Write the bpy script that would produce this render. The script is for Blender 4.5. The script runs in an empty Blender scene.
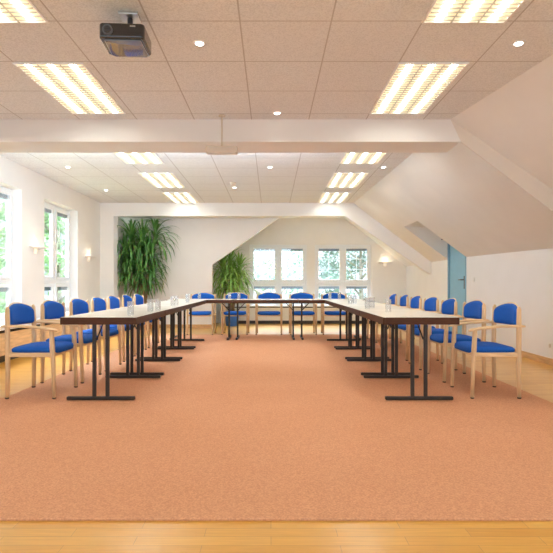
import bpy, bmesh, math, random
from mathutils import Vector, Matrix
random.seed(7)
scn = bpy.context.scene
COL = scn.collection
PI = math.pi
F, VX, VY, HC = 510.0, 271.0, 284.0, 1.04      # focal length in pixels, vanishing point, eye height

# ------------------------------------------------------------------ materials
def mat(name, col, rough=0.5, metal=0.0, var=0.0, scale=20.0, bump=0.0, bscale=None, spec=0.5, stretch=None, col2=None, coat=0.0, trans=0.0):
    m = bpy.data.materials.new(name); m.use_nodes = True
    nt = m.node_tree; N = nt.nodes; L = nt.links
    b = N['Principled BSDF']
    b.inputs['Roughness'].default_value = rough
    b.inputs['Metallic'].default_value = metal
    b.inputs['Specular IOR Level'].default_value = spec
    b.inputs['Coat Weight'].default_value = coat
    b.inputs['Transmission Weight'].default_value = trans
    tc = N.new('ShaderNodeTexCoord'); mp = N.new('ShaderNodeMapping')
    L.new(tc.outputs['Object'], mp.inputs['Vector'])
    if stretch: mp.inputs['Scale'].default_value = stretch
    no = N.new('ShaderNodeTexNoise'); no.inputs['Scale'].default_value = scale; no.inputs['Detail'].default_value = 5
    L.new(mp.outputs['Vector'], no.inputs['Vector'])
    cr = N.new('ShaderNodeValToRGB')
    c2 = col2 or tuple(c * (1 - var) for c in col)
    c1 = col if col2 else tuple(min(1, c * (1 + var * .5)) for c in col)
    cr.color_ramp.elements[0].color = (*c2, 1); cr.color_ramp.elements[0].position = .3
    cr.color_ramp.elements[1].color = (*c1, 1); cr.color_ramp.elements[1].position = .7
    L.new(no.outputs['Fac'], cr.inputs['Fac']); L.new(cr.outputs['Color'], b.inputs['Base Color'])
    if bump:
        n2 = N.new('ShaderNodeTexNoise'); n2.inputs['Scale'].default_value = bscale or scale; n2.inputs['Detail'].default_value = 4
        L.new(mp.outputs['Vector'], n2.inputs['Vector'])
        bp = N.new('ShaderNodeBump'); bp.inputs['Strength'].default_value = bump; bp.inputs['Distance'].default_value = .01
        L.new(n2.outputs['Fac'], bp.inputs['Height']); L.new(bp.outputs['Normal'], b.inputs['Normal'])
    return m

def emis(name, col, s):
    m = bpy.data.materials.new(name); m.use_nodes = True
    nt = m.node_tree; b = nt.nodes['Principled BSDF']
    b.inputs['Base Color'].default_value = (*col, 1)
    b.inputs['Emission Color'].default_value = (*col, 1); b.inputs['Emission Strength'].default_value = s
    return m

def glass_mat(name, tint, gloss=0.08, milk=0.0):
    m = bpy.data.materials.new(name); m.use_nodes = True
    nt = m.node_tree; N = nt.nodes; L = nt.links
    N.remove(N['Principled BSDF'])
    t = N.new('ShaderNodeBsdfTransparent'); t.inputs[0].default_value = (*tint, 1)
    g = N.new('ShaderNodeBsdfGlossy'); g.inputs['Roughness'].default_value = .03
    lw = N.new('ShaderNodeLayerWeight'); lw.inputs['Blend'].default_value = .25
    mm = N.new('ShaderNodeMath'); mm.operation = 'MULTIPLY_ADD'; mm.inputs[1].default_value = .4; mm.inputs[2].default_value = gloss
    L.new(lw.outputs['Fresnel'], mm.inputs[0])
    mx = N.new('ShaderNodeMixShader'); L.new(mm.outputs[0], mx.inputs[0]); L.new(t.outputs[0], mx.inputs[1]); L.new(g.outputs[0], mx.inputs[2])
    out = mx
    if milk:
        df = N.new('ShaderNodeBsdfDiffuse'); df.inputs[0].default_value = (.95, .97, 1, 1)
        out = N.new('ShaderNodeMixShader'); out.inputs[0].default_value = milk
        L.new(mx.outputs[0], out.inputs[1]); L.new(df.outputs[0], out.inputs[2])
    L.new(out.outputs[0], N['Material Output'].inputs['Surface'])
    return m

def floor_mat():
    m = bpy.data.materials.new('honey parquet'); m.use_nodes = True
    nt = m.node_tree; N = nt.nodes; L = nt.links; b = N['Principled BSDF']
    tc = N.new('ShaderNodeTexCoord')
    br = N.new('ShaderNodeTexBrick')
    br.inputs['Scale'].default_value = 1.0; br.inputs['Brick Width'].default_value = .55; br.inputs['Row Height'].default_value = .07
    br.inputs['Mortar Size'].default_value = .0012; br.inputs['Mortar Smooth'].default_value = .3
    br.inputs['Color1'].default_value = (.74, .37, .05, 1); br.inputs['Color2'].default_value = (.84, .48, .09, 1); br.inputs['Mortar'].default_value = (.50, .26, .07, 1)
    L.new(tc.outputs['Object'], br.inputs['Vector'])
    mp = N.new('ShaderNodeMapping'); mp.inputs['Scale'].default_value = (2, 30, 2); L.new(tc.outputs['Object'], mp.inputs['Vector'])
    no = N.new('ShaderNodeTexNoise'); no.inputs['Scale'].default_value = 2.5; no.inputs['Detail'].default_value = 6; L.new(mp.outputs['Vector'], no.inputs['Vector'])
    mx = N.new('ShaderNodeMix'); mx.data_type = 'RGBA'; mx.blend_type = 'MULTIPLY'; mx.inputs['Factor'].default_value = .35
    cr = N.new('ShaderNodeValToRGB'); cr.color_ramp.elements[0].color = (.6, .5, .4, 1); cr.color_ramp.elements[0].position = .3; cr.color_ramp.elements[1].color = (1, 1, 1, 1); cr.color_ramp.elements[1].position = .7
    L.new(no.outputs['Fac'], cr.inputs['Fac'])
    L.new(br.outputs['Color'], mx.inputs['A']); L.new(cr.outputs['Color'], mx.inputs['B'])
    L.new(mx.outputs['Result'], b.inputs['Base Color'])
    b.inputs['Roughness'].default_value = .28; b.inputs['Coat Weight'].default_value = .15; b.inputs['Coat Roughness'].default_value = .12
    return m

def carpet_mat():
    m = bpy.data.materials.new('terracotta carpet'); m.use_nodes = True
    nt = m.node_tree; N = nt.nodes; L = nt.links; b = N['Principled BSDF']
    tc = N.new('ShaderNodeTexCoord')
    n1 = N.new('ShaderNodeTexNoise'); n1.inputs['Scale'].default_value = 120; n1.inputs['Detail'].default_value = 3; L.new(tc.outputs['Object'], n1.inputs['Vector'])
    n2 = N.new('ShaderNodeTexNoise'); n2.inputs['Scale'].default_value = .9; n2.inputs['Detail'].default_value = 3; L.new(tc.outputs['Object'], n2.inputs['Vector'])
    cr = N.new('ShaderNodeValToRGB'); cr.color_ramp.elements[0].color = CARPET_A; cr.color_ramp.elements[0].position = .35; cr.color_ramp.elements[1].color = CARPET_B; cr.color_ramp.elements[1].position = .65
    L.new(n1.outputs['Fac'], cr.inputs['Fac'])
    mx = N.new('ShaderNodeMix'); mx.data_type = 'RGBA'; mx.blend_type = 'MULTIPLY'; mx.inputs['Factor'].default_value = .25
    c2 = N.new('ShaderNodeValToRGB'); c2.color_ramp.elements[0].color = (.85, .78, .7, 1); c2.color_ramp.elements[1].color = (1, 1, 1, 1); c2.color_ramp.elements[0].position = .35; c2.color_ramp.elements[1].position = .65
    L.new(n2.outputs['Fac'], c2.inputs['Fac']); L.new(cr.outputs['Color'], mx.inputs['A']); L.new(c2.outputs['Color'], mx.inputs['B'])
    L.new(mx.outputs['Result'], b.inputs['Base Color'])
    b.inputs['Roughness'].default_value = .95; b.inputs['Specular IOR Level'].default_value = .15
    bp = N.new('ShaderNodeBump'); bp.inputs['Strength'].default_value = .6; bp.inputs['Distance'].default_value = .006
    L.new(n1.outputs['Fac'], bp.inputs['Height']); L.new(bp.outputs['Normal'], b.inputs['Normal'])
    return m
CARPET_A = (.62, .305, .17, 1); CARPET_B = (.78, .42, .235, 1)

def ceiling_mat():
    m = bpy.data.materials.new('mineral fibre ceiling tiles'); m.use_nodes = True
    nt = m.node_tree; N = nt.nodes; L = nt.links; b = N['Principled BSDF']
    tc = N.new('ShaderNodeTexCoord'); sp = N.new('ShaderNodeSeparateXYZ'); L.new(tc.outputs['Object'], sp.inputs[0])
    def line(sock, off, P=.633):
        a = N.new('ShaderNodeMath'); a.operation = 'ADD'; a.inputs[1].default_value = off; L.new(sock, a.inputs[0])
        pp = N.new('ShaderNodeMath'); pp.operation = 'PINGPONG'; pp.inputs[1].default_value = P / 2; L.new(a.outputs[0], pp.inputs[0])
        lt = N.new('ShaderNodeMath'); lt.operation = 'LESS_THAN'; lt.inputs[1].default_value = .0055; L.new(pp.outputs[0], lt.inputs[0])
        return lt.outputs[0]
    lx = line(sp.outputs['X'], .215 + .633 * 20); ly = line(sp.outputs['Y'], -3.53 + .64 * 20, .64)
    mxm = N.new('ShaderNodeMath'); mxm.operation = 'MAXIMUM'; L.new(lx, mxm.inputs[0]); L.new(ly, mxm.inputs[1])
    n1 = N.new('ShaderNodeTexNoise'); n1.inputs['Scale'].default_value = 90; n1.inputs['Detail'].default_value = 4; L.new(tc.outputs['Object'], n1.inputs['Vector'])
    cr = N.new('ShaderNodeValToRGB'); cr.color_ramp.elements[0].color = (.68, .68, .68, 1); cr.color_ramp.elements[0].position = .36; cr.color_ramp.elements[1].color = (.82, .82, .82, 1); cr.color_ramp.elements[1].position = .58
    L.new(n1.outputs['Fac'], cr.inputs['Fac'])
    mx = N.new('ShaderNodeMix'); mx.data_type = 'RGBA'; mx.inputs['B'].default_value = (.50, .47, .45, 1)
    L.new(mxm.outputs[0], mx.inputs['Factor']); L.new(cr.outputs['Color'], mx.inputs['A'])
    L.new(mx.outputs['Result'], b.inputs['Base Color']); b.inputs['Roughness'].default_value = .9
    bp = N.new('ShaderNodeBump'); bp.inputs['Strength'].default_value = .35; bp.inputs['Distance'].default_value = .004
    L.new(n1.outputs['Fac'], bp.inputs['Height']); L.new(bp.outputs['Normal'], b.inputs['Normal'])
    return m

M = dict(
    wall=mat('warm white plaster', (.89, .875, .855), .85, var=.02, scale=3, bump=.05, bscale=60),
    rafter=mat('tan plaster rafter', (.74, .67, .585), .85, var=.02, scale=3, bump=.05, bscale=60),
    slope=mat('cream plaster slope', (.83, .80, .765), .85, var=.02, scale=3, bump=.05, bscale=60),
    ceil=ceiling_mat(), floor=floor_mat(), carpet=carpet_mat(),
    beech=mat('pale beech wood', (.78, .55, .31), .42, var=.16, scale=6, stretch=(9, 9, 1.2)),
    beech_h=mat('pale beech wood armrest', (.82, .60, .34), .4, var=.14, scale=6, stretch=(1.2, 9, 9)),
    blue=mat('royal blue upholstery', (.020, .125, .56), .85, var=.22, scale=160, bump=.2, bscale=250, spec=.25),
    glide=mat('dark brown plastic glide', (.10, .06, .04), .6),
    top=mat('cream laminate', (.97, .93, .84), .25, var=.03, scale=30),
    band=mat('dark brown edge band', (.085, .034, .016), .5, spec=.2, var=.2, scale=8, stretch=(2, 2, 10)),
    steel=mat('dark brown painted steel', (.028, .019, .015), .45, var=.1, scale=30, metal=.0),
    white=mat('white painted frame', (.88, .90, .93), .35, var=.02),
    blind=mat('grey blind cassette', (.30, .36, .45), .6, var=.1),
    dark=mat('dark handle grey', (.10, .10, .11), .4, metal=.5),
    oakpanel=mat('light wood panel', (.78, .55, .32), .5, var=.2, scale=4, stretch=(1, 1, 8)),
    oaktrim=mat('oak baseboard', (.70, .44, .21), .45, var=.2, scale=4, stretch=(6, 1, 8)),
    creampanel=mat('cream panel', (.83, .79, .70), .5, var=.03),
    grille_shade=mat('dark grille', (.06, .05, .045), .6),
    door=mat('light blue door paint', (.26, .49, .63), .45, var=.04, scale=8),
    doorframe=mat('blue grey door frame', (.20, .37, .50), .45, var=.04),
    lampmetal=mat('white lacquered lamp metal', (.85, .83, .80), .4),
    lampglass=emis('frosted lamp glass', (1, .86, .68), .35),
    reflector=mat('cream louvre metal', (.60, .55, .43), .4, metal=.2),
    tube=emis('fluorescent tube', (1, .98, .93), 13.5),
    lens=emis('halogen lens', (1, .94, .82), 7.0),
    black=mat('black gloss plastic', (.018, .017, .018), .2, coat=.5),
    gloss=mat('grey gloss plastic', (.10, .10, .11), .12, coat=1.0),
    lensglass=mat('dark lens glass', (.02, .02, .03), .05, coat=1.0),
    chrome=mat('brushed metal', (.55, .53, .5), .3, metal=.9),
    leaf=mat('strap leaf green', (.13, .31, .055), .45, scale=5, col2=(.035, .125, .02)),
    leaf2=mat('bright strap leaf green', (.36, .56, .12), .45, scale=5, col2=(.17, .36, .06)),
    stem=mat('brown plant stem', (.22, .15, .09), .8, var=.3, scale=30),
    potblue=mat('blue planter', (.05, .16, .48), .4),
    potbrown=mat('terracotta planter', (.50, .25, .14), .7, var=.1),
    soil=mat('potting soil', (.06, .04, .03), .95, var=.4, scale=60),
    tree1=mat('sunlit foliage', (.42, .58, .30), .8, scale=1.5, col2=(.18, .32, .13)),
    tree2=mat('blue green foliage', (.36, .47, .37), .8, scale=1.5, col2=(.17, .26, .20)),
    bark=mat('pale bark', (.38, .33, .27), .9, var=.3, scale=8),
    lawn=mat('outside lawn', (.45, .55, .3), .95, var=.3, scale=2),
    pane=glass_mat('window pane glass', (.97, .99, 1.0), .04),
    glass=glass_mat('drinking glass', (.985, .992, .995), .05, .13),
    plastic=mat('white plastic', (.87, .85, .80), .4),
    yellowing=mat('cream plastic housing', (.66, .58, .48), .6),
)

# ------------------------------------------------------------------ mesh helpers
def box(bm, lo, hi, mi=0):
    vs = [bm.verts.new((x, y, z)) for z in (lo[2], hi[2]) for y in (lo[1], hi[1]) for x in (lo[0], hi[0])]
    for q in ((0, 2, 3, 1), (4, 5, 7, 6), (0, 1, 5, 4), (2, 6, 7, 3), (0, 4, 6, 2), (1, 3, 7, 5)):
        f = bm.faces.new([vs[i] for i in q]); f.material_index = mi
    return vs

def tube(bm, pts, rad, n=10, cap=True, sx=1.0, up=(0, 0, 1)):
    """swept round (or flattened) tube through pts with a radius per point"""
    pts = [Vector(p) for p in pts]
    if not isinstance(rad, (list, tuple)): rad = [rad] * len(pts)
    rings = []
    for i, p in enumerate(pts):
        d = (pts[min(i + 1, len(pts) - 1)] - pts[max(i - 1, 0)]).normalized()
        u = Vector(up)
        if abs(d.dot(u)) > .95: u = Vector((1, 0, 0))
        a = d.cross(u).normalized(); b = a.cross(d).normalized()
        rings.append([bm.verts.new(p + (a * math.cos(t) * sx + b * math.sin(t)) * rad[i]) for t in [2 * PI * k / n for k in range(n)]])
    for r0, r1 in zip(rings, rings[1:]):
        for k in range(n):
            f = bm.faces.new((r0[k], r0[(k + 1) % n], r1[(k + 1) % n], r1[k])); f.smooth = True
    if cap:
        bm.faces.new(rings[0][::-1]); bm.faces.new(rings[-1])

def lathe(bm, prof, c=(0, 0, 0), n=20, smooth=True):
    rings = [[bm.verts.new((c[0] + r * math.cos(2 * PI * k / n), c[1] + r * math.sin(2 * PI * k / n), c[2] + z)) for k in range(n)] for r, z in prof]
    for r0, r1 in zip(rings, rings[1:]):
        for k in range(n):
            f = bm.faces.new((r0[k], r0[(k + 1) % n], r1[(k + 1) % n], r1[k])); f.smooth = smooth
    bm.faces.new(rings[0][::-1]); bm.faces.new(rings[-1])

def prism(bm, poly, axis, a, b):
    """extrude a polygon of (u,v) along an axis between a and b. axis y: (x,z); axis x: (y,z); axis z: (x,y)"""
    def P(u, v, t):
        return {'y': (u, t, v), 'x': (t, u, v), 'z': (u, v, t)}[axis]
    A = [bm.verts.new(P(u, v, a)) for u, v in poly]; B = [bm.verts.new(P(u, v, b)) for u, v in poly]
    bm.faces.new(A); bm.faces.new(B[::-1]); n = len(poly)
    for i in range(n): bm.faces.new((A[i], B[i], B[(i + 1) % n], A[(i + 1) % n]))

def obj(name, bm, m, parent=None, bevel=0.0, seg=2, loc=None):
    bmesh.ops.recalc_face_normals(bm, faces=bm.faces)
    me = bpy.data.meshes.new(name); 
    if bevel:
        ed = [e for e in bm.edges if len(e.link_faces) == 2 and e.calc_face_angle(0) > .6]
        bmesh.ops.bevel(bm, geom=ed, offset=bevel, segments=seg, affect='EDGES', profile=.5, clamp_overlap=True)
    bm.to_mesh(me); bm.free()
    for mm in (m if isinstance(m, (list, tuple)) else [m]): me.materials.append(mm)
    o = bpy.data.objects.new(name, me); COL.objects.link(o)
    if parent: o.parent = parent
    if loc: o.location = loc
    return o

def thing(name, label, cat, loc=(0, 0, 0), rz=0, group=None):
    o = bpy.data.objects.new(name, None); COL.objects.link(o); o.empty_display_size = .1
    o.location = loc; o.rotation_euler = (0, 0, rz)
    tag(o, label, cat, group); return o

def tag(o, label, cat, group=None):
    o['label'] = label; o['category'] = cat
    if group: o['group'] = group
    return o

def struct(name, bm, m, label=None, **k):
    o = obj(name, bm, m, **k); o['kind'] = 'structure'
    if label: o['label'] = label
    return o

def sempty(name, label):
    o = bpy.data.objects.new(name, None); COL.objects.link(o); o['kind'] = 'structure'; o['label'] = label; return o

KIDS = {}
def kids(o): return [c for c in bpy.data.objects if c.parent == o]
def dup(root, label, loc, rz=0, group=None):
    r = root.copy(); COL.objects.link(r); r.location = loc; r.rotation_euler = (0, 0, rz); r['label'] = label
    if group: r['group'] = group
    for ch in kids(root):
        c = ch.copy(); COL.objects.link(c); c.parent = r
        for g in kids(ch):
            d = g.copy(); COL.objects.link(d); d.parent = c
    return r
def NB(): return bmesh.new()

# ------------------------------------------------------------------ setting
ZC = 2.86; XL = -3.83; XR = 3.60; YB = 13.6; YN = -1.2
YBEAM, YBEAM2, ZBEAM = 5.64, 6.11, 2.613
YF, YF2, ZF = 11.45, 11.75, 2.567
YP = 12.05                       # plain wall panel behind the first plant
bm = NB(); box(bm, (-4.6, YN, -.1), (4.6, YB + .3, 0)); struct('floor', bm, M['floor'], 'honey coloured parquet floor')
bm = NB()
prism(bm, [(-3.3, 2.236), (3.3, 2.236), (3.3, 4.25), (2.44, 4.35), (2.44, 10.42), (-2.41, 10.42), (-2.41, 4.62), (-3.3, 4.55)], 'z', .0, .012)
o = obj('carpet', bm, M['carpet'], bevel=.004); tag(o, 'large terracotta carpet on the parquet under the tables', 'carpet')
bm = NB(); box(bm, (XL - .3, YN, ZC), (4.6, YB + .3, ZC + .1)); struct('ceiling', bm, M['ceil'], 'suspended tile ceiling')

# left wall with two window openings
W2 = (8.62, 10.10); W1 = (6.36, 7.84); ZT, ZS = 2.49, .50
bm = NB()
xa, xb = XL - .235, XL
for y0, y1 in ((YN, W1[0]), (W1[1], W2[0]), (W2[1], YF + .1)):
    box(bm, (xa, y0, 0), (xb, y1, ZC))
for y0, y1 in (W1, W2):
    box(bm, (xa, y0, 0), (xb, y1, ZS)); box(bm, (xa, y0, ZT), (xb, y1, ZC))
struct('wall_left', bm, M['wall'], 'white wall with tall windows')
# pier at far left, with chamfered corner, and jamb
bm = NB(); prism(bm, [(XL, YF), (-3.536, YF), (-3.47, YF + .10), (-3.47, YP + .1), (XL, YP + .1)], 'z', 0, ZF)
struct('pier', bm, M['wall'], 'white wall pier beside the tall plant')
# far beam
bm = NB(); prism(bm, [(XL, ZC), (XL, ZF), (1.66, ZF), (1.85, ZC)], 'y', YF, YF2); struct('beam', bm, M['wall'], 'far white ceiling beam')
# panel wall with its slanting edge
bm = NB(); prism(bm, [(-3.6, 0), (-1.394, 0), (-1.394, 1.49), (.215, 2.63), (.215, ZC), (-3.6, ZC)], 'y', YP, YP + .16)
struct('wall_back', bm, M['wall'], 'plain white back wall with a slanting edge')
bm = NB(); box(bm, (-3.47, YP - .018, 0), (-1.394, YP, .085)); struct('baseboard_back', bm, M['oaktrim'], bevel=.003)
# window wall at the far end
def opening_wall(x0, x1, z1, holes, y0, y1):
    bm = NB(); xs = x0
    for a, b, c, d in holes:
        box(bm, (xs, y0, 0), (a, y1, z1)); box(bm, (a, y0, 0), (b, y1, c)); box(bm, (a, y0, d), (b, y1, z1)); xs = b
    box(bm, (xs, y0, 0), (x1, y1, z1)); return bm
FW = [(-.565, .955, .46, 2.09), (1.17, 2.67, .46, 2.09)]
struct('wall_far', opening_wall(-2.6, 4.0, ZC, FW, YB, YB + .3), M['wall'], 'white gable wall with two windows')
bm = NB(); box(bm, (-2.7, YP + .1, 0), (-2.6, YB + .3, ZC)); struct('wall_recess', bm, M['wall'])

# right knee wall with the door opening
DY0, DY1, DZ = 9.40, 10.37, 2.04
bm = NB()
box(bm, (XR, YBEAM, 0), (XR + .1, DY0, 1.75)); box(bm, (XR, DY1, 0), (XR + .1, YB, 1.75))
box(bm, (XR, DY0, DZ), (XR + .1, DY1, 2.3))
struct('wall_right', bm, M['wall'], 'low white wall under the roof slope')
bm = NB(); box(bm, (XR - .018, YBEAM + .01, 0), (XR, DY0 - .07, .085)); box(bm, (XR - .018, DY1 + .07, 0), (XR, YB - .4, .085))
struct('baseboard_right', bm, M['oaktrim'], bevel=.003)
bm = NB(); box(bm, (3.97, YN, 0), (4.07, YBEAM, 1.6)); struct('wall_side', bm, M['wall'])
# roof slope of the far bay : measured profiles
def sec(Y):
    def ip(t): 
        for (a, va), (b, vb) in zip(t, t[1:]):
            if Y <= b: return va + (vb - va) * (Y - a) / (b - a)
        return t[-1][1]
    xt = ip([(5.64, 1.985), (7.2, 1.97), (11.45, 1.85), (13.7, 1.90)])
    za = ip([(5.64, 2.605), (6.11, 2.613), (7.2, 2.635), (9.4, 2.65), (11.45, 2.66), (13.7, 2.68)])
    zc = ip([(5.64, 1.475), (6.51, 1.50), (9.39, 1.537), (11.45, 1.53), (13.7, 1.50)])
    zb = za + (zc - za) * .4
    return [(xt, ZC), (2.10, za), (2.70, zb), (XR, zc)]
bm = NB()
YS = [YBEAM, YBEAM2, 7.2, 8.3, DY0, DY1, YF, YB + .05]
G = [[bm.verts.new((x, Y, z)) for x, z in sec(Y)] for Y in YS]
for i in range(len(YS) - 1):
    for j in range(3):
        if YS[i] == DY0 and j == 2: continue
        f = bm.faces.new((G[i][j], G[i + 1][j], G[i + 1][j + 1], G[i][j + 1])); f.smooth = True
struct('sloped_ceiling', bm, M['slope'], 'white sloped roof ceiling')
# door niche cut into the slope
zn0, zn1 = sec(DY0)[2][1], sec(DY1)[2][1]
bm = NB()
for Y in (DY0, DY1):
    s = sec(Y); zt = s[2][1]
    bm.faces.new([bm.verts.new(p) for p in ((2.70, Y, zt), (XR, Y, s[3][1]), (XR + .05, Y, s[3][1]), (XR + .05, Y, zt))])
bm.faces.new([bm.verts.new(p) for p in ((2.70, DY0, zn0), (2.70, DY1, zn1), (XR + .05, DY1, zn1), (XR + .05, DY0, zn0))])
struct('door_niche', bm, M['slope'], 'recess in the roof slope above the blue door')
# roof slope of the near bay
bm = NB()
bm.faces.new([bm.verts.new(p) for p in ((1.985, YBEAM, ZC), (2.24, 4.0, ZC), (2.62, YN, ZC), (4.0, YN, 1.62), (4.0, 4.0, 1.52), (4.0, YBEAM, 1.48))])
struct('sloped_ceiling', bm, M['slope'], 'near white sloped roof ceiling')
# near beam and its rafter
bm = NB(); prism(bm, [(XL, ZC), (XL, ZBEAM), (2.104, ZBEAM), (1.985, ZC)], 'y', YBEAM, YBEAM2); struct('beam', bm, M['slope'], 'near white ceiling beam')
bm = NB()
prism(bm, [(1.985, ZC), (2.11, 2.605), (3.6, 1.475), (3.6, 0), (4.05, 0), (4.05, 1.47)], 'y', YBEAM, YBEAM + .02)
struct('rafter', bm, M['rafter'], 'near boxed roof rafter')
bm = NB()
prism(bm, [(1.85, ZC - .001), (1.66, 2.567), (3.43, 1.354), (XR + .02, 1.25), (XR + .02, 1.52)], 'y', YF, YF + .22)
struct('rafter', bm, M['wall'], 'far boxed roof rafter')

# ------------------------------------------------------------------ windows
def window(name, w, h, tz, label, bars=False, ztop_blind=True):
    """window built in local x (width) and z (height), y = depth (0 = room face). tz = transom height"""
    root = sempty(name, label)
    bm = NB(); f = .05
    box(bm, (0, 0, 0), (f, .07, h)); box(bm, (w - f, 0, 0), (w, .07, h)); box(bm, (f, 0, 0), (w - f, .07, f)); box(bm, (f, 0, h - f), (w - f, .07, h))
    box(bm, (f, 0, tz - .035), (w - f, .07, tz + .035)); box(bm, (w / 2 - .04, 0, f), (w / 2 + .04, .07, tz - .035)); box(bm, (w / 2 - .035, 0, tz + .035), (w / 2 + .035, .07, h - f))
    fr = obj('window_frame', bm, M['white'], root, bevel=.006)
    for x0, x1 in ((f, w / 2 - .037), (w / 2 + .037, w - f)):
        for z0, z1, up in ((f, tz - .037, 0), (tz + .037, h - f, 1)):
            bm = NB(); s = .055
            y0 = -.018
            box(bm, (x0, y0, z0), (x0 + s, .04, z1)); box(bm, (x1 - s, y0, z0), (x1, .04, z1))
            box(bm, (x0 + s, y0, z0), (x1 - s, .04, z0 + s)); box(bm, (x0 + s, y0, z1 - s), (x1 - s, .04, z1))
            sa = obj('sash', bm, M['white'], root, bevel=.006)
            bm = NB(); box(bm, (x0 + s, .008, z0 + s), (x1 - s, .012, z1 - s)); obj('pane', bm, M['pane'], sa)
            bm = NB(); box(bm, (x0 + s - .005, .016, z1 - s - .065), (x1 - s + .005, .05, z1 - s + .005)); obj('blind_cassette', bm, M['blind'], sa, bevel=.004)
            if bars and up:
                bm = NB(); xm = (x0 + x1) / 2
                box(bm, (xm - .007, .02, z0 + s), (xm + .007, .034, z1 - s))
                for k in (1, 2):
                    zz = z0 + s + (z1 - z0 - 2 * s) * k / 3; box(bm, (x0 + s, .02, zz - .007), (x1 - s, .034, zz + .007))
                obj('glazing_bar', bm, M['white'], sa)
    bm = NB(); zc = (tz + h) / 2
    box(bm, (w / 2 - .07, -.035, zc - .03), (w / 2 - .045, -.018, zc + .03)); tube(bm, [(w / 2 - .057, -.035, zc), (w / 2 - .057, -.06, zc), (w / 2 - .057, -.06, zc - .11)], .009, 8)
    obj('window_handle', bm, M['plastic'], root)
    return root
for i, (y0, y1) in enumerate((W1, W2)):
    # local x -> +Y of the room, local y -> -X (outwards)
    w = window('window_%d' % (i + 1), y1 - y0, ZT - ZS, 1.08 - ZS, ('tall white window at the near end of the left wall', 'tall white window at the far end of the left wall')[i], bars=(i == 0))
    w.location = (XL - .15, y0, ZS); w.rotation_euler = (0, 0, PI / 2)
for i, (a, b, c, d) in enumerate(FW):
    w = window('window_%d' % (i + 3), b - a, d - c, 1.067 - c, ('white window in the far gable wall beside the bushy plant', 'white window in the far gable wall beside the wall lamp')[i], bars=True)
    w.location = (a, YB + .05, c)

# ------------------------------------------------------------------ radiator covers
t = thing('radiator_cover', 'long wood-fronted radiator cover with white top below the tall left windows', 'radiator cover', (XL + .012, 0, 0))
bm = NB(); box(bm, (0, 3.0, .44), (.36, YF - .02, .49)); obj('top_board', bm, M['white'], t, bevel=.006)
bm = NB(); box(bm, (.29, 3.02, .10), (.31, YF - .03, .395)); obj('front_panel', bm, M['oakpanel'], t, bevel=.003)
bm = NB()
for k in range(2): box(bm, (.27, 3.02, .405 + k * .018), (.285, YF - .03, .415 + k * .018))
box(bm, (.02, 3.02, .0), (.24, YF - .03, .44)); obj('grille_shade', bm, M['grille_shade'], t)  # slats, then a solid dark block standing in for the shadow gaps
t = thing('radiator_cover', 'low cream radiator cover below the two far gable windows', 'radiator cover', (0, YB - .012, 0))
bm = NB(); box(bm, (-1.2, -.34, .45), (3.45, 0, .49)); obj('top_board', bm, M['white'], t, bevel=.006)
bm = NB(); box(bm, (-1.18, -.30, .085), (3.43, -.28, .42)); obj('front_panel', bm, M['creampanel'], t, bevel=.003)
bm = NB(); box(bm, (-1.18, -.26, 0), (3.43, -.02, .45)); obj('grille_shade', bm, M['grille_shade'], t)  # dark block only, its colour gives the gaps around the panel their shade

# ------------------------------------------------------------------ door
d = sempty('door_1', 'light blue door at the end of the low right wall')
bm = NB(); box(bm, (XR + .02, DY0 + .05, .005), (XR + .06, DY1 - .05, DZ - .05)); obj('door_leaf', bm, M['door'], d, bevel=.003)
bm = NB(); box(bm, (XR - .012, DY0, 0), (XR + .07, DY0 + .05, DZ)); box(bm, (XR - .012, DY1 - .05, 0), (XR + .07, DY1, DZ)); box(bm, (XR - .012, DY0 + .05, DZ - .05), (XR + .07, DY1 - .05, DZ))
obj('door_frame', bm, M['doorframe'], d, bevel=.003)
bm = NB(); hy = DY0 + .13
box(bm, (XR + .008, hy - .022, .95), (XR + .02, hy + .022, 1.19)); tube(bm, [(XR + .01, hy, 1.12), (XR - .04, hy, 1.12), (XR - .045, hy + .02, 1.12), (XR - .045, hy + .15, 1.12)], .011, 8)
obj('door_handle', bm, M['dark'], d)
bm = NB(); box(bm, (XR - .03, DY1 - .26, 1.86), (XR + .02, DY1 - .06, 1.92)); tube(bm, [(XR - .02, DY1 - .16, 1.93), (XR - .16, DY1 - .08, 1.94), (XR - .02, DY1 + .0, 1.95)], .01, 6)
obj('door_closer', bm, M['dark'], d)

# ------------------------------------------------------------------ switches and sockets
def plate(name, label, cat, y, z, socket):
    t = thing(name, label, cat, (XR, y, z))
    bm = NB(); box(bm, (-.010, -.041, -.041), (0, .041, .041)); obj('plate', bm, M['plastic'], t, bevel=.004)
    bm = NB()
    if socket:
        tube(bm, [(-.011, 0, 0), (-.015, 0, 0)], .026, 18)
        obj('outlet_face', bm, M['yellowing'], t)
    else:
        box(bm, (-.016, -.028, -.028), (-.010, .028, .028)); obj('rocker', bm, M['plastic'], t, bevel=.003)
plate('light_switch', 'white light switch on the low wall beside the blue door', 'switch', 9.05, 1.115, 0)
plate('wall_socket', 'white wall socket low on the right wall behind the nearest chair', 'socket', 6.56, .245, 1)

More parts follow.
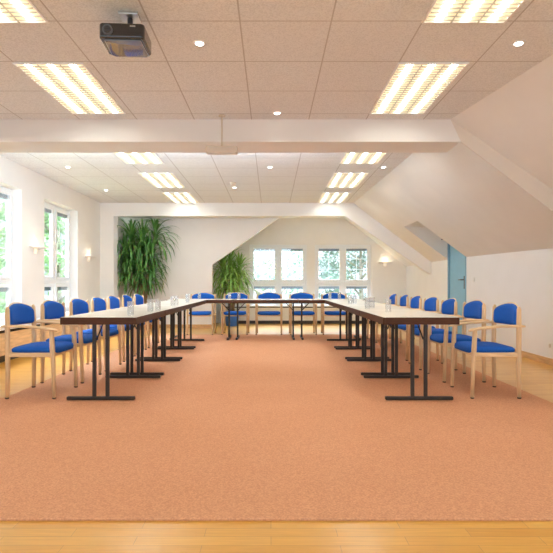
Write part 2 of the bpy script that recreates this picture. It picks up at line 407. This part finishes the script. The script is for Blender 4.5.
# ------------------------------------------------------------------ chairs (face +x)
def make_chair(label):
    t = thing('armchair', label, 'chair', group='blue conference armchairs')
    W, D = .255, .202
    for s in (-1, 1):
        # back leg and post, one bent beech member
        bm = NB(); tube(bm, [(-D - .004, s * W, .012), (-D, s * W, .25), (-D, s * W, .45), (-D - .002, s * W, .66), (-D - .005, s * (W - .004), .80), (-D - .007, s * (W - .010), .822)], [.017, .020, .0225, .0215, .0185, .010], 12)
        l = obj('leg', bm, M['beech'], t)
        bm = NB(); lathe(bm, [(.015, 0), (.018, .003), (.018, .013)], (-D - .005, s * W, 0), 12); obj('glide', bm, M['glide'], l)
        bm = NB(); tube(bm, [(D + .012, s * W, .012), (D + .006, s * W, .25), (D - .004, s * W, .45), (D - .012, s * W, .615)], [.016, .019, .0225, .020], 12)
        l = obj('leg', bm, M['beech'], t)
        bm = NB(); lathe(bm, [(.014, 0), (.017, .003), (.017, .013)], (D + .012, s * W, 0), 12); obj('glide', bm, M['glide'], l)
        bm = NB(); tube(bm, [(-D - .055, s * W, .648), (-D - .03, s * W, .650), (-D + .08, s * W, .650), (0, s * W, .645), (D - .09, s * W, .632), (D + .015, s * W, .616), (D + .045, s * W, .606)], [.008, .0125, .013, .0135, .0145, .014, .007], 12, sx=1.9)
        obj('armrest', bm, M['beech_h'], t)
    # seat frame: four aprons
    bm = NB(); z0, z1 = .375, .412
    for s in (-1, 1): box(bm, (-D, s * W - .012, z0), (D - .004, s * W + .012, z1))
    box(bm, (-D - .010, -W, z0), (-D + .012, W, z1)); box(bm, (D - .018, -W, z0), (D + .006, W, z1))
    obj('seat_frame', bm, M['beech_h'], t, bevel=.004)
    # padded seat: rounded superellipse slab
    bm = NB(); nx = 28
    prof = [(.90, .408), (.985, .412), (1.0, .425), (1.0, .438), (.985, .450), (.93, .459), (.80, .465), (.5, .468), (.15, .469)]
    rings = []
    for k, z in prof:
        ring = []
        for i in range(nx):
            a = 2 * PI * i / nx; c, s_ = math.cos(a), math.sin(a)
            px = .218 * math.copysign(abs(c) ** .32, c) * k + .008; py = .236 * math.copysign(abs(s_) ** .32, s_) * k
            zz = z - (.02 if px > .19 else 0) * ((px - .19) / .05 if px > .19 else 0) - (0.010 * (1 - min(1, (px + .23) / .2)) if z > .44 else 0)
            ring.append(bm.verts.new((px, py, zz)))
        rings.append(ring)
    for r0, r1 in zip(rings, rings[1:]):
        for i in range(nx):
            f = bm.faces.new((r0[i], r0[(i + 1) % nx], r1[(i + 1) % nx], r1[i])); f.smooth = True
    bm.faces.new(rings[0][::-1]); bm.faces.new(rings[-1])
    obj('seat', bm, M['blue'], t)
    # backrest shell and pad, curved in plan and arched at the top
    def back(bm, w, zb, zt, arch, x_front, thick, ny=16, nz=8):
        def xc(y, z): return -D + .004 - .052 * (1 - (y / W) ** 2) - (z - .66) * .06
        F_, B_ = [], []
        for j in range(nz + 1):
            rf, rb = [], []
            for i in range(ny + 1):
                u = -1 + 2 * i / ny; y = u * w
                top = zt + arch * (1 - u * u) - .012 * max(0, abs(u) - .85) / .15
                bot = zb + .012 * max(0, abs(u) - .9) / .1
                v = j / nz; z = bot + (top - bot) * v
                e = min(1, 5 * min(v, 1 - v) + .25) * min(1, 6 * (1 - abs(u)) + .25)
                x = xc(y, z) + x_front
                rf.append(bm.verts.new((x + thick * (.3 + .7 * math.sin(e * PI / 2)), y, z))); rb.append(bm.verts.new((x, y, z)))
            F_.append(rf); B_.append(rb)
        for j in range(nz):
            for i in range(ny):
                f = bm.faces.new((F_[j][i], F_[j][i + 1], F_[j + 1][i + 1], F_[j + 1][i])); f.smooth = True
                f = bm.faces.new((B_[j][i], B_[j + 1][i], B_[j + 1][i + 1], B_[j][i + 1])); f.smooth = True
        for j in range(nz):
            bm.faces.new((F_[j][0], F_[j + 1][0], B_[j + 1][0], B_[j][0])); bm.faces.new((F_[j][ny], B_[j][ny], B_[j + 1][ny], F_[j + 1][ny]))
        for i in range(ny):
            bm.faces.new((F_[0][i], B_[0][i], B_[0][i + 1], F_[0][i + 1])); bm.faces.new((F_[nz][i], F_[nz][i + 1], B_[nz][i + 1], B_[nz][i]))
    bm = NB(); back(bm, .246, .640, .797, .058, -.004, .010); bs = obj('back_shell', bm, M['beech_h'], t)
    bm = NB(); back(bm, .232, .646, .788, .056, .004, .032); obj('backrest', bm, M['blue'], t)
    return t
ordn = ['nearest', 'second', 'third', 'fourth', 'fifth', 'sixth', 'farthest']
chair0 = None
CL = [4.82 + .725 * i for i in range(7)]
CR = [4.83 + .757 * i for i in range(7)]
for i, y in enumerate(CL):
    lab = 'blue beech armchair along the windowed left wall, %s from the camera in its row' % ordn[i]
    if chair0 is None:
        chair0 = make_chair(lab); chair0.location = (-2.155, y, .012)
    else:
        dup(chair0, lab, (-2.155 + random.uniform(-.02, .02), y, .012), random.uniform(-.04, .04))
for i, y in enumerate(CR):
    dup(chair0, 'blue beech armchair on the door side of the tables, %s in its row' % ordn[i],
        (2.02 + (random.uniform(-.02, .02) if i else 0), y, .012), PI + (random.uniform(-.04, .04) if i else 0))
for i, x in enumerate((-1.43, -.73, -.04, .655, 1.32)):
    dup(chair0, 'blue beech armchair behind the far cross tables, %s of five' % ['leftmost', 'second from left', 'middle', 'second from right', 'rightmost'][i],
        (x, 10.52 if i else 10.5, .0 + .012 * 0 + .0121), -PI / 2 + random.uniform(-.03, .03))

# ------------------------------------------------------------------ tables (length along local y)
TL, TW, TH = 1.20, .665, .74
def make_table(label):
    t = thing('folding_table', label, 'table', group='folding conference tables')
    h, w = TL / 2, TW / 2
    bm = NB(); box(bm, (-w + .004, -h + .004, TH - .018), (w - .004, h - .004, TH)); obj('tabletop', bm, M['top'], t, bevel=.002)
    bm = NB()
    for s in (-1, 1):
        box(bm, (s * w - (.022 if s > 0 else 0), -h, TH - .066), (s * w + (.022 if s < 0 else 0), h, TH - .003))
        box(bm, (-w + .022, s * h - (.022 if s > 0 else 0), TH - .066), (w - .022, s * h + (.022 if s < 0 else 0), TH - .003))
    obj('edge_band', bm, M['band'], t, bevel=.003)
    for s in (-1, 1):
        y = s * (h - .075)
        bm = NB()
        for x in (-.058, .058): box(bm, (x - .016, y - .0125, .028), (x + .016, y + .0125, TH - .03))
        box(bm, (-.22, y - .02, TH - .05), (.22, y + .02, TH - .019))
        l = obj('leg', bm, M['steel'], t, bevel=.004)
        bm = NB(); box(bm, (-.30, y - .02, .004), (.30, y + .02, .034)); 
        f = obj('foot', bm, M['steel'], l, bevel=.008)
        for x in (-.27, .27): 
            pass
        bm = NB(); tube(bm, [(.0 + .04, y - s * .012, TH - .20), (.02, y - s * .18, TH - .025)], .007, 8)
        tube(bm, [(-.04, y - s * .012, TH - .20), (-.02, y - s * .18, TH - .025)], .007, 8)
        obj('brace', bm, M['steel'], l)
    return t
TY0 = 4.44; PT = 1.215
table0 = None
o4 = ['nearest', 'second', 'third', 'farthest']
for side, x in (('left', -1.505), ('right', 1.31)):
    for i in range(4):
        lab = 'cream-topped folding table with dark legs in the %s row, %s from the camera' % (side, o4[i])
        loc = (x, TY0 + TL / 2 + i * PT, .012)
        if table0 is None: table0 = make_table(lab); table0.location = loc
        else: dup(table0, lab, loc)
YX = TY0 + 4 * PT + TW / 2 + .005
for i, x in enumerate((-1.315, -.105, 1.105)):
    dup(table0, 'cream-topped folding table closing the far end of the U, %s of three' % ['left one', 'middle one', 'right one'][i], (x, YX, .012), PI / 2)

# ------------------------------------------------------------------ glasses on the tables
def make_glass(label):
    bm = NB(); n = 16
    lathe(bm, [(.001, .0), (.026, .0), (.029, .006), (.031, .13), (.0285, .13), (.0265, .012), (.001, .012)], n=n)
    o = obj('drinking_glass', bm, M['glass']); tag(o, label, 'glass', 'drinking glasses on the tables'); return o
GZ = TH + .0125
gl = [(-1.283, 4.66, 'tall clear drinking glass alone on the nearest left table'),
      (-1.245, 5.26, 'clear drinking glass, left one of the pair on the nearest left table'),
      (-1.215, 5.48, 'clear drinking glass, right one of the pair on the nearest left table'),
      (-1.26, 6.55, 'clear drinking glass, nearer one on the second left table'),
      (-1.26, 6.78, 'clear drinking glass, farther one on the second left table'),
      (-1.27, 7.75, 'clear drinking glass on the third left table'),
      (1.20, 5.22, 'clear drinking glass nearer the camera on the nearest right table'),
      (1.12, 5.93, 'clear drinking glass, left one of the pair on the second right table'),
      (1.20, 6.05, 'clear drinking glass, right one of the pair on the second right table'),
      (1.14, 7.35, 'clear drinking glass, left one of the pair on the third right table'),
      (1.23, 7.5, 'clear drinking glass, right one of the pair on the third right table'),
      (-1.37, 9.75, 'clear drinking glass before the leftmost far chair'),
      (-.79, 9.7, 'clear drinking glass, left one before the far chair by the bushy plant'),
      (-.61, 9.7, 'clear drinking glass, right one before the far chair by the bushy plant'),
      (1.12, 9.7, 'clear drinking glass, left one before the rightmost far chair'),
      (1.30, 9.7, 'clear drinking glass, right one before the rightmost far chair')]
g0 = None
for x, y, lab in gl:
    if g0 is None: g0 = make_glass(lab); g0.location = (x, y, GZ)
    else:
        g = g0.copy(); COL.objects.link(g); g.location = (x, y, GZ); g['label'] = lab

# ------------------------------------------------------------------ ceiling lights
LW, LL = .58, 1.24
def make_panel(label):
    t = thing('ceiling_light', label, 'ceiling light', group='fluorescent louvre lights in the tile ceiling')
    w, h = LW / 2, LL / 2
    bm = NB()
    box(bm, (-w, -h, -.012), (-w + .014, h, 0)); box(bm, (w - .014, -h, -.012), (w, h, 0)); box(bm, (-w + .014, -h, -.012), (w - .014, -h + .014, 0)); box(bm, (-w + .014, h - .014, -.012), (w - .014, h, 0))
    obj('frame', bm, M['lampmetal'], t)
    bm = NB(); box(bm, (-w + .014, -h + .014, -.0035), (w - .014, h - .014, -.001)); obj('reflector', bm, M['glowback'], t)
    for x in (-.185, 0, .185):
        bm = NB(); box(bm, (x - .022, -h + .03, -.0085), (x + .022, h - .03, -.0045)); obj('tube', bm, M['tube'], t)
    bm = NB()
    n = 24
    for k in range(1, n):
        y = -h + LL * k / n; box(bm, (-w + .016, y - .004, -.020), (w - .016, y + .004, -.0125))
    for x in (-.0925, .0925): box(bm, (x - .004, -h + .016, -.019), (x + .004, h - .016, -.0128))
    obj('louvre', bm, M['reflector'], t)
    return t
M['glowback'] = emis('lit reflector', (1, .88, .62), .30)
p0 = None
rows = [2.30 + LL / 2, 4.185 + LL / 2, 6.43 + LL / 2, 8.33 + LL / 2, 10.13 + LL / 2]
rn = ['nearest the camera', 'between projector and near beam', 'just behind the near beam', 'middle of the three behind the near beam', 'closest to the far beam']
for sx, x in (('left', -1.83), ('right', 1.335)):
    for i, y in enumerate(rows):
        lab = 'lit fluorescent louvre light, %s ceiling row, %s' % (sx, rn[i])
        if i >= 2: x2 = x + (-.06 if sx == 'left' else -.02)
        else: x2 = x
        if p0 is None: p0 = make_panel(lab); p0.location = (x2, y, ZC - .0002)
        else: dup(p0, lab, (x2, y, ZC - .0002))

# downlights
def make_down(label):
    t = thing('downlight', label, 'downlight', group='small round downlights')
    bm = NB(); n = 20
    lathe(bm, [(.030, -.004), (.034, -.007), (.046, -.006), (.048, -.001), (.047, .0)], n=n); obj('ring', bm, M['lampmetal'], t)
    bm = NB(); lathe(bm, [(.001, -.0115), (.028, -.010), (.030, -.006)], n=n); obj('lens', bm, M['lens'], t)
    return t
dl = [(-.54, 3.85, 'small lit downlight beside the projector', 0), (1.87, 3.85, 'small lit downlight near the edge of the near roof slope', 0),
      (.065, 5.42, 'small lit downlight at the middle of the near beam', 1), 
      (-3.16, 7.93, 'small lit downlight behind the near beam on the window side', 0), (-.016, 7.93, 'small lit downlight behind the near beam at mid room', 0), (1.75, 7.93, 'small lit downlight behind the near beam by the roof slope', 0),
      (-3.19, 9.87, 'small lit downlight near the far left corner', 0), (-.69, 9.6, 'small lit downlight beside the smoke detector', 0)]
d0 = None
def spot(loc, e, ang=1.3, col=(1, .85, .66), rad=.03, rot=(0, 0, 0)):
    l = bpy.data.lights.new('spot_lamp', 'SPOT'); l.energy = e; l.spot_size = ang; l.spot_blend = .6; l.color = col; l.shadow_soft_size = rad
    o = bpy.data.objects.new('spot_lamp', l); COL.objects.link(o); o.location = loc; o.rotation_euler = rot; return o
for x, y, lab, s in dl:
    if d0 is None: d0 = make_down(lab); d0.location = (x, y, ZC)
    else: dup(d0, lab, (x, y, ZC))
    spot((x, y, ZC - .03), 9 if not s else 14, 1.7)
spot((-2.95, 5.42, ZC - .03), 14, 1.7)

# smoke detector
bm = NB(); lathe(bm, [(.02, -.045), (.035, -.04), (.05, -.02), (.052, 0)], n=18)
o = obj('smoke_detector', bm, M['yellowing'], loc=(-.68, 9.38 - .25, ZC)); tag(o, 'small round smoke detector on the ceiling behind the near beam', 'smoke detector')

# pendant emergency light box
t = thing('emergency_light', 'slim cream box hanging on a rod from the ceiling in front of the near beam', 'emergency light', (-.53, 5.50, 2.485))
bm = NB(); box(bm, (-.168, -.06, -.037), (.168, .06, .030)); obj('housing', bm, M['yellowing'], t, bevel=.008)
bm = NB(); box(bm, (-.150, -.045, -.043), (.150, .045, -.0375)); obj('diffuser', bm, M['lampmetal'], t, bevel=.002)
bm = NB(); tube(bm, [(0, 0, .03), (0, 0, ZC - 2.485 - .012)], .009, 10); obj('rod', bm, M['yellowing'], t)
bm = NB(); lathe(bm, [(.035, ZC - 2.485 - .014), (.035, ZC - 2.485)], n=16); obj('ceiling_rose', bm, M['yellowing'], t)

# projector
t = thing('projector', 'black projector hanging upside down from the ceiling tiles', 'projector', (-.975, 3.44, 2.63), math.radians(3))
bm = NB()
prism(bm, [(-.145, -.13), (-.130, -.148), (.130, -.148), (.145, -.13), (.150, .10), (.13, .13), (-.12, .13), (-.145, .10)], 'z', .0, .098)
obj('body', bm, M['black'], t, bevel=.014, seg=3)
bm = NB(); prism(bm, [(-.115, -.125), (.12, -.125), (.130, .10), (.115, .115), (-.10, .115), (-.122, .09)], 'z', -.010, .002); obj('underside', bm, M['gloss'], t, bevel=.006)
bm = NB(); tube(bm, [(-.085, -.140, .046), (-.085, -.165, .046)], [.036, .033], 20, up=(0, 0, 1)); l = obj('lens_barrel', bm, M['gloss'], t)
bm = NB(); tube(bm, [(-.085, -.165, .046), (-.085, -.170, .046)], [.024, .019], 20); obj('lens_glass', bm, M['lensglass'], l)
bm = NB(); box(bm, (.055, -.1500, .072), (.09, -.1475, .080)); obj('badge', bm, M['chrome'], t)
bm = NB(); tube(bm, [(.02, .02, .09), (.02, .02, 2.86 - 2.63 - .02)], .018, 12); box(bm, (-.03, -.03, .095), (.07, .07, .118)); obj('mount_pole', bm, M['dark'], t)
bm = NB(); box(bm, (-.045, -.045, .21), (.085, .085, .2298)); obj('ceiling_plate', bm, M['chrome'], t, bevel=.004)

# wall lamps
def sconce(label, loc, rz):
    t = thing('wall_lamp', label, 'wall lamp', loc, rz, group='half-round uplighter wall lamps')
    n = 14
    def half(bm, prof):
        rings = [[bm.verts.new((r * math.cos(-PI / 2 + PI * k / n), r * math.sin(-PI / 2 + PI * k / n), z)) for k in range(n + 1)] for r, z in prof]
        for r0, r1 in zip(rings, rings[1:]):
            for k in range(n):
                f = bm.faces.new((r0[k], r0[k + 1], r1[k + 1], r1[k])); f.smooth = True
            bm.faces.new((r0[0], r1[0], r1[n], r0[n]))
        bm.faces.new(rings[0][::-1]); bm.faces.new(rings[-1])
    bm = NB(); half(bm, [(.17, 0), (.19, .008), (.19, .018)]); obj('shade', bm, M['lampmetal'], t)
    bm = NB(); half(bm, [(.025, -.085), (.04, -.04), (.048, -.001)]); obj('lamp_cone', bm, M['lampglass'], t)
    bm = NB(); box(bm, (0, -.05, -.05), (.012, .05, -.003)); obj('wall_plate', bm, M['lampmetal'], t)
    c = Vector(loc) + Matrix.Rotation(rz, 3, 'Z') @ Vector((.11, 0, .05))
    l = bpy.data.lights.new('lamp_glow', 'POINT'); l.energy = .8; l.color = (1, .74, .46); l.shadow_soft_size = .02
    o = bpy.data.objects.new('lamp_glow', l); COL.objects.link(o); o.location = c
    return t
sconce('white half-round wall lamp between the two tall left windows', (XL, 8.27, 1.62), 0)
sconce('white half-round wall lamp near the far left corner', (XL, 10.68, 1.60), 0)
sconce('white half-round wall lamp on the gable wall under the roof slope', (3.04, YB, 1.60), -PI / 2)

# ------------------------------------------------------------------ potted plants
def strap(bm, base, az, el, length, width, droop, lim, segs=9):
    p = Vector(base); d = Vector((math.cos(az) * math.cos(el), math.sin(az) * math.cos(el), math.sin(el)))
    side = Vector((-math.sin(az), math.cos(az), 0)); st = length / segs; prev = None
    for k in range(segs + 1):
        u = k / segs; w = width * (0.55 + 1.6 * u * (1 - u) if u < .85 else .4 * (1 - u) / .15 + .02) * .5
        q = lim(p.copy())
        a = bm.verts.new(q + side * w + Vector((0, 0, w * .35))); b = bm.verts.new(q); c = bm.verts.new(q - side * w + Vector((0, 0, w * .35)))
        if prev:
            for f in (bm.faces.new((prev[0], prev[1], b, a)), bm.faces.new((prev[1], prev[2], c, b))): f.smooth = True
        prev = (a, b, c)
        d = (d + Vector((0, 0, -droop * (.5 + 1.2 * u) / 7 * 2.3))).normalized(); p = p + d * st
def plant(label, x, y, heads, leafmat, potmat, lim, nl, ll, ph, pr):
    t = thing('potted_plant', label, 'plant', (x, y, 0))
    bm = NB(); lathe(bm, [(pr * .78, 0), (pr * .8, .01), (pr, ph), (pr * .9, ph), (pr * .88, ph - .03)], n=24); obj('pot', bm, potmat, t)
    bm = NB(); lathe(bm, [(pr * .8, ph - .05), (pr * .86, ph - .028)], n=20); obj('soil', bm, M['soil'], t)
    for k, (hx, hy, hz, n, sc) in enumerate(heads):
        bx, by = random.uniform(-.06, .06), random.uniform(-.06, .06)
        bm = NB(); tube(bm, [(bx, by, ph - .04), (bx * .6 + hx * .4, by * .6 + hy * .4, ph + (hz - ph) * .5), (hx, hy, hz)], [.03, .025, .018], 8); obj('stem', bm, M['stem'], t)
        bm = NB()
        for i in range(int(n * nl)):
            f = i / (n * nl); el = 1.40 - 1.3 * f + random.uniform(-.15, .15)
            az = i * 2.39996 + random.uniform(-.2, .2)
            strap(bm, (hx, hy, hz - .30 * f * sc + .02), az, el, ll * sc * random.uniform(.75, 1.1), .040 * random.uniform(.8, 1.15), .30 + .62 * f + random.uniform(0, .2), lim)
        c = obj('leaf_crown', bm, leafmat, t)
    return t
def lim1(p):   # keep the leaves clear of the pier and the back wall around this plant
    wx, wy = p.x - 2.95, p.y + 11.70
    if wx < -3.42: p.x = -3.42 + 2.95 + random.uniform(0, .02)
    if wy > 11.98: p.y = 11.98 - 11.70 - random.uniform(0, .03)
    if wy < 11.33: p.y = 11.33 - 11.70
    if p.z > 2.50: p.z = 2.50
    return p
plant('tall drooping dracaena in the alcove beside the white pier', -2.95, 11.70,
      [(-.25, 0, 2.12, 1, .95), (.30, -.02, 2.22, 1, 1.0), (-.38, .0, 1.75, 1, .8), (.02, -.05, 1.95, 1, .9), (-.18, .05, 1.5, 1, .9), (.15, 0, 1.5, 1, .85), (.22, -.05, 1.72, .8, .85), (-.36, 0, 1.32, 1, .75), (-.05, 0, 1.22, 1, .8), (.2, 0, 1.2, .8, .7)],
      M['leaf'], M['potbrown'], lim1, 62, .74, .36, .22)
def lim2(p):
    wx, wy = p.x - .97, p.y + 12.72
    if wy < 12.18: p.y = 12.18 - 12.72 + random.uniform(0, .03)
    if wy > 13.2: p.y = 13.2 - 12.72
    return p
plant('bushy bright green dracaena in a blue pot left of the far gable windows', -.97, 12.72,
      [(-.05, 0, 1.60, 1, .9), (.18, .05, 1.42, 1, .9), (-.22, 0, 1.4, 1, .9), (0, -.05, 1.25, 1, .9), (.15, 0, 1.12, 1, .85), (-.18, 0, 1.1, 1, .85)],
      M['leaf2'], M['potblue'], lim2, 66, .64, .34, .19)

# ------------------------------------------------------------------ outside
bm = NB(); box(bm, (-40, -10, -4.2), (30, 60, -4.0)); struct('ground', bm, M['lawn'])
def tree(label, x, y, h, r, n, m, size=.12, z0=-4.0):
    t = thing('tree', label, 'tree', (x, y, z0))
    bm = NB(); tube(bm, [(0, 0, 0), (.1, .05, h * .4), (0, 0, h * .85)], [.22, .16, .05], 8)
    for k in range(16):
        a = k * 2.4; hz = h * (.35 + .03 * k); tube(bm, [(0.05, 0, hz), (math.cos(a) * r * .45, math.sin(a) * r * .45, hz + r * .25), (math.cos(a) * r * .9, math.sin(a) * r * .9, hz + r * .6)], [.07, .045, .015], 5)
    obj('trunk', bm, M['bark'], t)
    bm = NB(); cl = []
    for k in range(26):
        a = random.uniform(0, 2 * PI); u = random.uniform(-1, 1); rr = r * random.uniform(.5, 1)
        cl.append(Vector((math.cos(a) * rr * math.sqrt(1 - u * u), math.sin(a) * rr * math.sqrt(1 - u * u), h * .64 + u * h * .36)))
    for i in range(n):
        c = random.choice(cl) + Vector((random.gauss(0, .3), random.gauss(0, .3), random.gauss(0, .3))) * r * .45
        a = Vector((random.gauss(0, 1), random.gauss(0, 1), random.gauss(0, 1))).normalized(); b = a.orthogonal().normalized()
        s = size * random.uniform(.6, 1.3)
        bm.faces.new([bm.verts.new(c + a * s), bm.verts.new(c + b * s * .5), bm.verts.new(c - a * s), bm.verts.new(c - b * s * .5)])
    obj('leaf_crown', bm, m, t)
tree('leafy green tree outside the far tall window in the left wall', -8.6, 20.5, 8.5, 2.6, 5000, M['tree1'])
tree('leafy green tree outside the near tall window in the left wall', -8.0, 13.6, 8.0, 1.6, 2600, M['tree1'])
tree('pale airy tree outside the gable window by the bushy plant', -.5, 23.5, 8.0, 2.3, 4600, M['tree2'], .11)
tree('pale green tree outside the gable window by the wall lamp', 4.9, 28, 8.2, 2.4, 4600, M['tree2'], .12)

# ------------------------------------------------------------------ light, world, camera
w = bpy.data.worlds.new('World'); scn.world = w; w.use_nodes = True
bg = w.node_tree.nodes['Background']; bg.inputs[0].default_value = (.93, .97, 1.0, 1); bg.inputs[1].default_value = 1.05
def area(loc, rot, sx, sy, e, col):
    l = bpy.data.lights.new('fill_light', 'AREA'); l.shape = 'RECTANGLE'; l.size = sx; l.size_y = sy; l.energy = e; l.color = col
    o = bpy.data.objects.new('fill_light', l); COL.objects.link(o); o.location = loc; o.rotation_euler = rot; return o
area((0, -.9, 1.7), (math.radians(84), 0, 0), 6.5, 2.2, 14, (.94, .97, 1))  # added front fill behind the camera, no real fixture there
area((-9.5, 9.5, 8.0), (0, math.radians(-42), 0), 6, 9, 7000, (.93, .97, 1))  # added sky fill outside the left windows, kept above the view
area((1.2, 20.5, 8.5), (math.radians(-42), 0, 0), 8, 6, 9000, (.93, .97, 1))  # added sky fill beyond the gable windows, out of view
area((-1.3, 6.2, 2.30), (math.radians(84), 0, 0), 4.2, .35, 30, (.93, .97, 1))  # unseen fill added behind the near beam to brighten the far bay
sl = bpy.data.lights.new('sun', 'SUN'); sl.energy = 1.5; sl.angle = .3; so = bpy.data.objects.new('sun', sl); COL.objects.link(so); so.rotation_euler = (math.radians(33), 0, math.radians(20))
cam = bpy.data.cameras.new('Camera'); co = bpy.data.objects.new('Camera', cam); COL.objects.link(co)
co.location = (0, 0, HC); co.rotation_euler = (PI / 2, 0, 0)
cam.sensor_fit = 'HORIZONTAL'; cam.sensor_width = 36; cam.lens = 36 * F / 553
cam.shift_x = (276.5 - VX) / 553; cam.shift_y = (VY - 276.5) / 553
cam.clip_start = .05; cam.clip_end = 300
scn.camera = co
scn.view_settings.view_transform = 'Standard'
scn.view_settings.exposure = 0.6
scn.view_settings.use_white_balance = True
scn.view_settings.white_balance_temperature = 5850
scn.view_settings.white_balance_tint = 6
scn.cycles.max_bounces = 10; scn.cycles.diffuse_bounces = 6; scn.cycles.transparent_max_bounces = 16
scn.cycles.sample_clamp_indirect = 4
